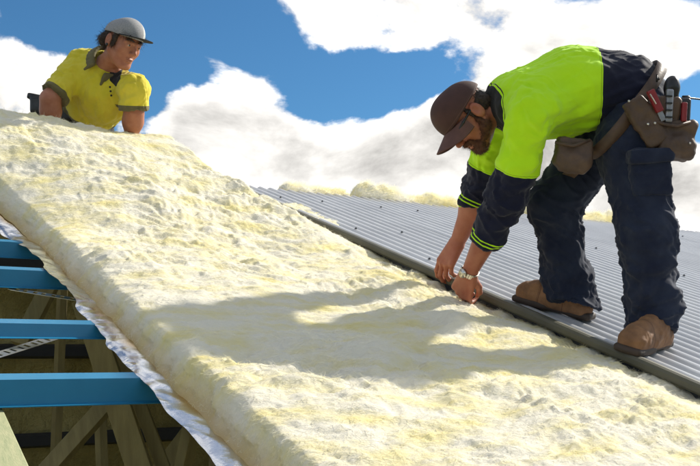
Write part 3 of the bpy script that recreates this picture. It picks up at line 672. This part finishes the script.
# ------------------------------------------------------------------ the bent man in the lime shirt
def person_bent():
    feet = P3(2.62, 2.45, 0)
    e = empty('person', feet, 'man in lime and navy shirt bending down from the corrugated sheets', 'person')
    T0 = 3.50
    Ls, Le, Lw = W(531, 114, 3.36), W(506, 197, 3.50), W(469, 273, 3.70)
    Rs, Re, Rw = W(503, 112, 3.74), W(482, 188, 3.92), W(457, 243, 3.985)
    neck = W(508, 98, 3.56)
    H = Frame(W(468, 116, 3.55), -.54 * RV - .83 * UV - .16 * FV, -.83 * RV + .54 * UV - .06 * FV)
    # ---- skin: head, neck, arms, hands in one mesh
    sk = head_prims(H, neck, 1.03)
    sk += [rc(neck, W(560, 95, 3.56), .07, .10, .04)]
    for s_, el_, w in ((Ls, Le, Lw), (Rs, Re, Rw)):
        mid = el_ + (w - el_) * .35
        sk += [rc(neck, s_, .06, .055, .03), rc(s_, el_, .056, .050, .03), rc(el_, mid, .050, .054, .02), rc(mid, w, .054, .031, .03)]
    # left hand pushes wool under the lip, right hand grips the lip
    ld = unit(W(457, 305, 3.78) - Lw)
    sk += hand_prims(Lw, ld, -.35 * RV + .25 * UV - .85 * FV, -1, [(38, 48, 25), (42, 52, 28), (46, 54, 30), (50, 56, 30)], [(.018, .018, -.008), (.040, .046, -.030), (.044, .074, -.046), (.036, .098, -.058)], 1.16)
    rd = unit(W(443, 268, 4.00) - Rw)
    sk += hand_prims(Rw, rd, -.62 * RV + .35 * UV - .62 * FV, 1, [(18, 30, 24), (24, 36, 26), (30, 40, 28), (34, 44, 30)], [(.018, .018, -.008), (.046, .040, -.034), (.050, .068, -.056), (.044, .094, -.070)], 1.18)
    sdf_obj('body', sk, .0036, M['skin'], e)
    # ---- head wear
    bd = [];
    p = H.p
    for sg in (-1, 1): bd += [rc(p(sg * .066, .006, -.022), p(sg * .060, .012, -.07), .012, .020, .015), rc(p(sg * .060, .010, -.062), p(sg * .024, .070, -.100), .020, .021, .02), rc(p(sg * .034, .090, -.056), p(sg * .036, .076, -.098), .009, .015, .012)]
    bd += [el(p(0, .070, -.106), (.033, .030, .024), H.M, .02), rc(p(-.03, .098, -.054), p(.03, .098, -.054), .0075, .0075, .008)]
    bo_ = sdf_obj('beard', bd, .0045, M['beard'], e, lambda V: .004 * fbm(V * 90, 3)); fur(bo_, 5200, .0075, .00028, M['beard'], H.p(0, .02, .0), -H.z * .6 + H.y * .3)
    hr = [el(p(0, -.040, .012), (.074, .070, .066), H.M, .02), rc(p(-.045, -.07, -.02), p(.045, -.07, -.02), .028, .028, .02), rc(p(-.072, .012, .03), p(-.071, .01, -.01), .010, .008, .01), rc(p(.072, .012, .03), p(.071, .01, -.01), .010, .008, .01)]
    ho_ = sdf_obj('hair', hr, .005, M['hair'], e, lambda V: .004 * fbm(V * 70, 3)); fur(ho_, 2600, .012, .00030, M['hair'], H.p(0, 0, .02), -H.z * .8)
    cap(H, e, M['capb'], M['capb'], .080, .062, .012, 1.09, tilt=R_(-1))
    g = []
    for sg in (-1, 1):
        g += [el(p(sg * .034, .103, .000), (.029, .008, .020), H.M, .004)]
    fr = [rc(p(-.014, .112, .008), p(.014, .112, .008), .0035, .0035, .003)]
    for sg in (-1, 1): fr += [rc(p(sg * .060, .098, .006), p(sg * .080, .06, .010), .0055, .005, .004), rc(p(sg * .080, .06, .010), p(sg * .0835, -.010, .012), .005, .0035, .004)]
    so = sdf_obj('sunglasses', fr, .0025, M['black'], e)
    for q in g: sdf_obj('lens', [q], .0025, M['lens'], so)
    # ---- shirt
    ax = unit(W(640, 103, T0) - W(520, 106, T0)); Ms = np.stack([ax, unit(np.cross(FV, ax)), unit(np.cross(ax, np.cross(FV, ax)))])
    st = [el(W(532, 104, 3.54), (.155, .135, .205), Ms, .05), el(W(576, 91, 3.54), (.19, .168, .190), Ms, .06), el(W(622, 95, 3.54), (.145, .158, .180), Ms, .05),
          rc(neck, W(545, 95, 3.55), .090, .11, .04), rc(Ls, W(556, 96, 3.47), .080, .10, .05), rc(Rs, W(545, 92, 3.66), .080, .10, .05)]
    for s_, el_, w in ((Ls, Le, Lw), (Rs, Re, Rw)):
        cu = el_ + (w - el_) * (.56 if s_ is Ls else .34)
        st += [rc(s_, el_, .080, .074, .03), rc(el_, cu + (cu - el_) * .5, .075, .060, .02, cut=[(cu, unit(w - el_))])]
    st += [rc(neck + (H.o - neck) * .05, neck + (H.o - neck) * .28, .074, .070, .01, cut=[(neck + (H.o - neck) * .32, unit(H.o - neck))])]
    def swr(V):
        a = folds(V, ax + .35 * UV, .24, .06) * .011 + .009 * folds(V, .8 * UV - .5 * RV, .16, .04, 2) * np.exp(-(np.linalg.norm(V - Ls, axis=1) / .16) ** 2)
        dl = np.linalg.norm(V - Le, axis=1); dr = np.linalg.norm(V - Re, axis=1); near = np.exp(-(np.minimum(dl, dr) / .11) ** 2)
        return a + near * .008 * folds(V, FV + .3 * RV, .10, .022) + (.004 + .008 * near) * np.clip(1 - 2.4 * np.abs(folds(V, .7 * UV - .6 * RV, .24, .06, 2)), 0, 1) ** 1.5
    bo = W(595, 88, T0)
    def arm_d(V):                                          # how far down the sleeve the cloth has gone, past mid upper arm
        r = np.full(len(V), -1.0)
        for s_, e_, w, fr_ in ((Ls, Le, Lw, .66), (Rs, Re, Rw, .70)):
            d = unit(e_ - s_); a = (V - s_) @ d; rad = np.linalg.norm(V - s_ - a[:, None] * d, axis=1); ok = (rad < .16) & (a > 0)
            r = np.where(ok, np.maximum(r, a - fr_ * np.linalg.norm(e_ - s_)), r)
        return r
    nv = lambda V: np.maximum((V - bo) @ (ax * .995 + UV * -.06) + .010 * np.sin((V @ UV) * 14), arm_d(V))
    def cf(V):
        r = np.full(len(V), 1.0)
        for s_, e_, w, k in ((Ls, Le, Lw, .56), (Rs, Re, Rw, .34)):
            cu = e_ + (w - e_) * k; d = unit(w - e_); a = (cu - V) @ d; rad = np.linalg.norm(V - cu + a[:, None] * d, axis=1); r = np.where((rad < .09) & (a > -.02), np.minimum(r, np.abs(a) + .04), r)
        return r
    ndv = unit(H.o - neck)
    sdf_obj('shirt', st, .0065, M['lime'], e, swr, {'navy': nv, 'cuff': cf, 'neck': lambda V: .050 - (V - neck) @ ndv + np.maximum(0, np.linalg.norm(V - neck, axis=1) - .125)})
    # ---- trousers
    LB = P3(2.665, 2.315, .002); RB = P3(2.64, 2.70, .002); zz = np.array([0, 0, 1.0])
    Lh, Lk, La = W(632, 148, 3.42), W(646, 232, 3.33), LB + zz * .135
    Rh, Rk, Ra = W(600, 142, 3.64), W(554, 205, 3.66), RB + zz * .125
    tr = [el(W(634, 112, 3.54), (.145, .165, .185), Ms, .05), el(W(645, 118, 3.47), (.12, .13, .12), Ms, .05),
          rc(W(632, 128, 3.45), Lh, .125, .126, .05), rc(Lh, Lk, .124, .100, .05), rc(Lk, La, .098, .090, .04), el(La + zz * .04, (.100, .100, .055), None, .03),
          rc(W(620, 125, 3.6), Rh, .12, .122, .05), rc(Rh, Rk, .120, .103, .05), rc(Rk, Ra, .100, .088, .04), el(Ra + zz * .03, (.102, .102, .055), None, .03)]
    tr += [rc(La, LB + zz * .03, .090, .088, .02, cut=[(LB + zz * .070, -zz + .25 * unit(np.array([-.9, -.3, 0])))]), rc(Ra, RB + zz * .03 - unit(np.array([-.42, .86, .2])) * .02, .090, .100, .02, cut=[(RB + zz * .050, -zz + .25 * unit(np.array([-.42, .86, .2])))])]
    zz = np.array([0, 0, 1.0])
    def twr(V):
        hz = V[:, 2] - np.where(V[:, 0] * 0 + (V @ SL) < 2.62, La[2], Ra[2]); low = np.exp(-(np.clip(hz, 0, None) / .22) ** 2)
        ring = folds(V, RV + .25 * UV, .20, .045, 2); dg = folds(V, .35 * RV + .9 * UV, .30, .075, 2)
        sh = lambda a: np.clip(1 - 2.2 * np.abs(a), 0, 1) ** 1.5
        kz = np.exp(-(np.minimum(np.linalg.norm(V - Lk, axis=1), np.linalg.norm(V - Rk, axis=1)) / .16) ** 2)
        return .011 * low * ring + .008 * dg + .010 * low * sh(folds(V, RV + .35 * UV, .22, .05, 2)) + (.005 + .008 * kz) * sh(folds(V, RV - .55 * UV, .22, .055, 2)) - .006 + .003 * folds(V, RV - .4 * UV, .12, .035, 2)
    tr_o = sdf_obj('trousers', tr, .0065, M['denim'], e, twr)
    # cargo pocket on the outer thigh
    c = W(650, 172, 3.285); Mp = np.stack([unit(RV + .06 * UV), unit(UV - .06 * RV), np.cross(unit(RV), unit(UV))])
    pk = [bx(c, (.072, .085, .030), Mp, .018, .01)]
    pko = sdf_obj('cargo_pocket', pk, .005, M['denim'], tr_o, lambda V: .005 * folds(V, RV + .3 * UV, .1, .03))
    sdf_obj('pocket_flap', [bx(W(650, 156, 3.275), (.078, .026, .034), Mp, .010, .01)], .005, M['denim'], pko, lambda V: .003 * folds(V, RV, .1, .03))
    # ---- boots
    n3 = NRM
    boot(Frame(P3(2.665, 2.315, .002), np.array([-.90, -.30, -.1]), n3), e, M['boot'], M['sole'])
    boot(Frame(P3(2.64, 2.70, .002), np.array([-.42, .86, .28]), n3), e, M['boot'], M['sole'])
    # ---- watch
    wd = unit(Lw - Le); wc = Lw - wd * .004; a = unit(np.cross(wd, FV)); b = np.cross(wd, a); mb = MB(); n = 26
    wt = None
    for i in range(n):
        t = 2 * math.pi * i / n; o = math.cos(t) * a * .036 + math.sin(t) * b * .033; od = unit(o); mb.box(wc + o, (.0042, .0105, .0022), (np.cross(od, wd), wd, od), .0012)
    wt = mb.build('wristwatch', M['steel'], e)
    fd = unit(-.75 * FV - .6 * RV + .2 * UV); fd = unit(fd - wd * (fd @ wd)); mb = MB(); mb.tube([wc + fd * .033, wc + fd * .043], [.020, .018], 20); mb.build('watch_case', M['steel'], wt, True)
    # ---- tool belt
    tb_c = W(625, 108, 3.50); v1 = unit(.62 * RV + .78 * UV); v2 = FV; nn = unit(np.cross(v2, v1))
    ring = []; k = 72; bw = .022; rr = []; smp = np.linspace(.10, .34, 60)
    for i in range(k):
        t = 2 * math.pi * i / k; d = v1 * math.cos(t) + v2 * math.sin(t); f = field(st + tr, tb_c + smp[:, None] * d, .05); ins = smp[f < 0]; rr.append((ins.max() if len(ins) else .18) + .016)
    rr = np.array(rr); rr = np.max([np.roll(rr, q) for q in (-1, 0, 1)], axis=0); rr = np.mean([np.roll(rr, q) for q in (-2, -1, 0, 1, 2)], axis=0)
    for i in range(k):
        t = 2 * math.pi * i / k; ot = v1 * math.cos(t) + v2 * math.sin(t); rad = tb_c + ot * rr[i]
        ring.append([rad - nn * bw, rad + nn * bw, rad + nn * bw + ot * .005, rad - nn * bw + ot * .005])
    V = [q for r in ring for q in r]; F_ = [(4 * i + j, 4 * i + (j + 1) % 4, 4 * ((i + 1) % k) + (j + 1) % 4, 4 * ((i + 1) % k) + j) for i in range(k) for j in range(4)]
    belt = add_mesh('tool_belt', V, F_, M['leather'], e)
    # front pouch, seen below the belly, and the big pouch at the back hip
    def pouch(prims, wr=.006): return sdf_obj('pouch', prims, .006, M['leather'], belt, lambda V: wr * fbm(V * 16, 3) + .003 * fbm(V * 45, 2))
    Mq = np.stack([unit(RV - .12 * UV), unit(UV + .12 * RV), -FV])
    pouch([bx(W(573, 152, 3.36), (.064, .050, .035), Mq, .014, .02), bx(W(573, 163, 3.36), (.048, .036, .040), Mq, .018, .03)], .004)
    Mt = np.stack([unit(.84 * RV + .5 * UV), unit(.84 * UV - .5 * RV), -FV])
    pouch([bx(W(645, 122, 3.275), (.040, .095, .018), Mt, .010, .02), bx(W(662, 118, 3.30), (.055, .075, .035), Mq, .015, .03)], .004)
    pouch([bx(W(673, 138, 3.32), (.066, .066, .060), Mq, .020, .02), bx(W(675, 149, 3.31), (.054, .035, .066), Mq, .025, .03), bx(W(674, 120, 3.32), (.052, .075, .046), Mq, .02, .006, sub=True)], .004)
    for pts in ([(655, 121, 3.262), (664, 124, 3.252), (677, 126, 3.250), (690, 122, 3.262)], [(555, 142, 3.33), (573, 146, 3.315), (590, 140, 3.33)]):
        MB().tube([W(*q) for q in pts], .006, 8).build('rim', M['leather'], belt, True)
    for u, v, t in ((629, 101, 3.262), (648, 124, 3.25), (655, 123, 3.25), (690, 143, 3.25)): MB().tube([W(u, v, t), W(u, v, t - .01)], .0045, 8).build('rivet', M['steel'], belt, True)
    return e
man = person_bent()
# tools standing in the back pouch
def tools():
    e = empty('cordless_drill', W(684, 128, 3.32), 'black and grey drill with long bit in the back pouch', 'drill')
    up = unit(UV + .05 * RV); rt = unit(RV - .05 * UV)
    Mq = np.stack([rt, up, -FV])
    sdf_obj('drill_body', [bx(W(671, 105, 3.30), (.022, .070, .022), Mq, .014, .01), el(W(672, 85, 3.30), (.026, .034, .026), Mq, .02), bx(W(682, 112, 3.31), (.026, .05, .024), Mq, .012, .01)], .004, M['black'], e)
    sdf_obj('grey_side_plate', [bx(W(669, 106, 3.265), (.013, .06, .010), Mq, .006, .01)], .003, M['greyt'], e)
    for k in range(4): MB().box(W(669, 96 + k * 7, 3.252), (.011, .003, .004), Mq, .001).build('vent', M['black'], e)
    MB().tube([W(683, 99, 3.31), W(689, 98, 3.31), W(690, 98, 3.31), W(702, 99.5, 3.30)], [.013, .010, .0035, .003], 10).build('chuck_and_bit', M['black'], e, True)
    sdf_obj('red_grip', [bx(W(684, 112, 3.265), (.010, .035, .008), Mq, .005, .01)], .003, M['red'], e)
    MB().tube([W(657, 82, 3.30), W(657, 75, 3.30), W(659, 80, 3.30)], .004, 8).build('clip', M['black'], e, True)
    e2 = empty('snips', W(660, 112, 3.30), 'red handled snips tucked in the brown leather pouch', 'tool')
    d = unit(.42 * RV - .9 * UV)
    mb = MB(); mb.box(W(655, 101, 3.255), (.014, .042, .010), np.stack([unit(.9 * RV + .42 * UV), d, -FV]), .005); mb.build('grip', M['red'], e2)
    MB().tube([W(650, 94, 3.243), W(656, 104, 3.240)], .0025, 6).build('spring_wire', M['steel'], e2)
    MB().box(W(660, 113, 3.26), (.010, .03, .004), np.stack([unit(.9 * RV + .42 * UV), d, -FV]), .002).build('blade', M['greyt'], e2)
tools()

# ------------------------------------------------------------------ the kneeling man behind the blanket
YEL = (0.68, 0.56, 0.05); KHA = (0.14, 0.12, 0.05)
M['yellow'] = mat('yellow_polo', YEL, .8, c2=(.58, .50, .03), nscale=6, bump=.15, bscale=380, bdist=.002, spec=.2, sheen=.15, layers=[('trim', 0.0, 9, KHA), ('hem', -9, 0, KHA), ('vee', 0.0, 9, (.012, .012, .014))])
M['kha'] = mat('khaki_collar', KHA, .8, bump=.1, bscale=300)
M['blackc'] = mat('black_cloth', (.012, .012, .014), .85, bump=.1, bscale=200)
M['capg'] = mat('grey_flecked_cap', (0.24, 0.24, 0.245), .85, c2=(.31, .31, .31), nscale=260, ndetail=2, mix=(.45, .6), bump=.2, bscale=300, bdist=.002, layers=[('side', .034, 1, (.60, .60, .56)), ('seam', -1, .0018, (.1, .1, .1))])  # one side of the crown painted paler, as the sun would light it
def person_kneeling():
    o = 0.0
    base = P3(1.2, 5.35, -.11)
    e = empty('person', base, 'man in yellow polo and grey cap leaning on the wool behind the crest', 'person')
    Rs, Re, Rh = W(82, 66, 5.130), W(50, 99, 4.970), W(52, 132, 5.030)
    Ls, Le, Lh = W(134, 89, 4.970), W(134, 112, 4.990), W(131, 138, 5.090)
    neck = W(106, 69, 5.070); pel = W(83, 120, 5.450)
    H = Frame(W(123, 42.5, 4.910), .76 * RV - .40 * UV - .58 * FV, .30 * RV + .92 * UV - .1 * FV)
    sk = head_prims(H, neck, 1.05) + [rc(neck, pel, .07, .11, .05)]
    for s_, el_, w in ((Rs, Re, Rh), (Ls, Le, Lh)):
        m = el_ + (w - el_) * .35
        sk += [rc(neck, s_, .045, .050, .03), rc(s_, el_, .058, .051, .03), rc(el_, m, .051, .053, .02), rc(m, w, .053, .034, .03)]
        sk += hand_prims(w, unit(-FV - .35 * UV), UV + .1 * RV, 1 if s_ is Rs else -1, [(12, 18, 10)] * 4)
    sdf_obj('body', sk, .0046, M['skin2'], e)
    eyes(H, e, M['white'], M['iris'], 1.05)
    p = lambda x, y, z: H.p(x * 1.04, y * 1.04, z * 1.04)
    for sg in (-1, 1): MB().tube([p(sg * .014, .099, .027), p(sg * .034, .096, .031), p(sg * .052, .083, .026)], [.004, .0045, .003], 6).build('eyebrow', M['hair'], e, True)
    hr = [el(p(0, -.035, .012), (.081, .078, .075), H.M, .02), rc(p(-.055, -.075, -.02), p(.055, -.075, -.02), .034, .034, .02)]
    for sg in (-1, 1): hr += [rc(p(sg * .070, .024, .035), p(sg * .073, .014, -.026), .016, .010, .012), rc(p(sg * .06, .05, .05), p(sg * .035, .08, .048), .014, .014, .012)]
    ho_ = sdf_obj('hair', hr, .005, M['hair'], e, lambda V: .005 * fbm(V * 60, 3)); fur(ho_, 3500, .022, .00045, M['hair'], H.p(0, 0, .03), -H.z * .9)
    sdf_obj('ear_plug', [el(p(-.086, -.006, -.034), (.006, .009, .009), H.M, .002)], .002, M['black'], e)
    sdf_obj('lips', [el(p(0, .0925, -.067), (.022, .0075, .004), H.M, .003), el(p(0, .0905, -.077), (.018, .0075, .005), H.M, .003)], .002, mat('lips', (.28, .085, .06), .6), e)
    cap(H, e, M['capg'], M['blackc'], .088, .0, -.002, 1.09, flat=True, tall=-.006, tilt=R_(7))
    # ---- polo
    mid = (neck + pel) / 2; az = unit(neck - pel); axr = unit(Ls - Rs); axr = unit(axr - az * (axr @ az)); Mt = np.stack([axr, np.cross(az, axr), az])
    st = [el(mid + az * .10, (.205, .14, .20), Mt, .05), el(mid - az * .06, (.195, .15, .21), Mt, .05), rc(neck - az * .035, Rs, .07, .08, .05), rc(neck - az * .045, Ls, .066, .074, .05), el(W(101, 92, 5.130), (.17, .13, .17), Mt, .05),
          rc(W(122, 90, 5.070), W(112, 106, 5.190), .075, .085, .05), rc(W(84, 82, 5.170), W(86, 102, 5.250), .095, .095, .05)]
    cuts = []
    for s_, el_, w, k in ((Rs, Re, Rh, .90), (Ls, Le, Lh, .92)):
        c = s_ + (el_ - s_) * k; cuts.append((c, unit(el_ - s_)))
        st += [rc(s_, s_ + (el_ - s_) * 1.3, .080, .080, .03, cut=[(c, unit(el_ - s_))])]
    cfr = H.y - az * (H.y @ az)
    fr = unit(-FV + .25 * RV + .1 * UV); vee = neck + fr * .09 - az * .02
    def swr(V): return .008 * folds(V, az + .5 * axr, .2, .05) + .005 * folds(V, az - .7 * axr, .15, .035)
    def trim(V):
        r = np.full(len(V), -1.0)
        for (c, d), (s_) in zip(cuts, (Rs, Ls)):
            a = (V - c) @ d; rad = np.linalg.norm(V - c - a[:, None] * d, axis=1); r = np.where((rad < .12) & (a > -.1), np.maximum(r, a + .026), r)
        return r
    hemc = pel + az * .17
    def veef(V):
        q = V - W(114, 79, 4.920); x = q @ RV; y = q @ UV; return np.where(q @ FV < .2, .034 - np.abs(x + .12 * y) - .9 * np.abs(np.minimum(y, 0)) - 9 * (y > .07) , -1)
    sdf_obj('polo_shirt', st, .0065, M['yellow'], e, swr, {'trim': trim, 'hem': lambda V: (V - hemc) @ az + 5 * (np.linalg.norm(V - hemc - ((V - hemc) @ az)[:, None] * az, axis=1) > .26), 'vee': veef})
    # collar: a folded band round the neck with two points at the front
    na = unit(H.o - neck); cn = neck + na * .046 - FV * .020; sf = unit(fr - na * (fr @ na)); ss_ = np.cross(na, sf); co = []
    prev = None
    for k in range(25):
        a = R_(28 + 304 * k / 24); d = sf * math.cos(a) + ss_ * math.sin(a); bk = (1 - math.cos(a)) / 2
        q = cn + d * (.086 + .012 * bk) + na * (.028 * bk + .004); q2 = cn + d * (.106 + .006 * bk) + na * (-.022 + .010 * bk)
        if prev is not None: co += [rc(prev[0], q, .008, .008, .012), rc(prev[1], q2, .008, .008, .012), rc((prev[0] + prev[1]) / 2, (q + q2) / 2, .008, .008, .012)]
        prev = (q, q2)
    for a in (28, -28):
        d = sf * math.cos(R_(a)) + ss_ * math.sin(R_(a)); co += [rc(cn + d * .096, cn + d * .124 - na * .045, .011, .007, .01)]
    sdf_obj('collar', co, .004, M['kha'], e)
    for k in range(3):
        q = W(111.5 + k * 1.0, 85.5 + k * 5.0, 4.150); MB().tube([W(110 + k * .6, 87 + k * 4.2, 4.940 + k * .015), W(110 + k * .6, 87 + k * 4.2, 4.910 + k * .015)], .006, 8).build('button', M['blackc'], e, True)
    # ---- trousers: kneeling, thighs up, shins on the roof
    kn = P3(1.04, 5.36, -.03); kn2 = P3(1.5, 5.32, -.03); z = np.array([0, 0, 1.0])
    lg = [el(pel, (.19, .16, .17), Mt, .05)]
    for s_, k_ in ((-1, kn), (1, kn2)):
        hp = pel + axr * .10 * s_ - az * .05; an = k_ + SL * .36 + NRM * .0
        lg += [rc(hp, k_ + NRM * .08, .105, .085, .05), rc(k_ + NRM * .08, an + NRM * .08, .085, .062, .03)]
    sdf_obj('trousers', lg, .009, M['blackc'], e, lambda V: .006 * folds(V, RV, .1, .03))
    for k_ in (kn, kn2): boot(Frame(k_ + SL * .36 + NRM * .10, -NRM * .9 + SL * .3, SL), e, M['sole'], M['black'])
    b = sdf_obj('tool_belt', [bx(W(42, 106, 5.320), (.055, .05, .06), np.stack([RV, UV, -FV]), .02, .02), bx(W(38, 98, 5.320), (.05, .018, .05), np.stack([unit(RV - .2 * UV), unit(UV + .2 * RV), -FV]), .01, .01), bx(W(62, 115, 5.370), (.13, .05, .10), np.stack([RV, UV, -FV]), .02, .03)], .006, M['black'], e)
person_kneeling()
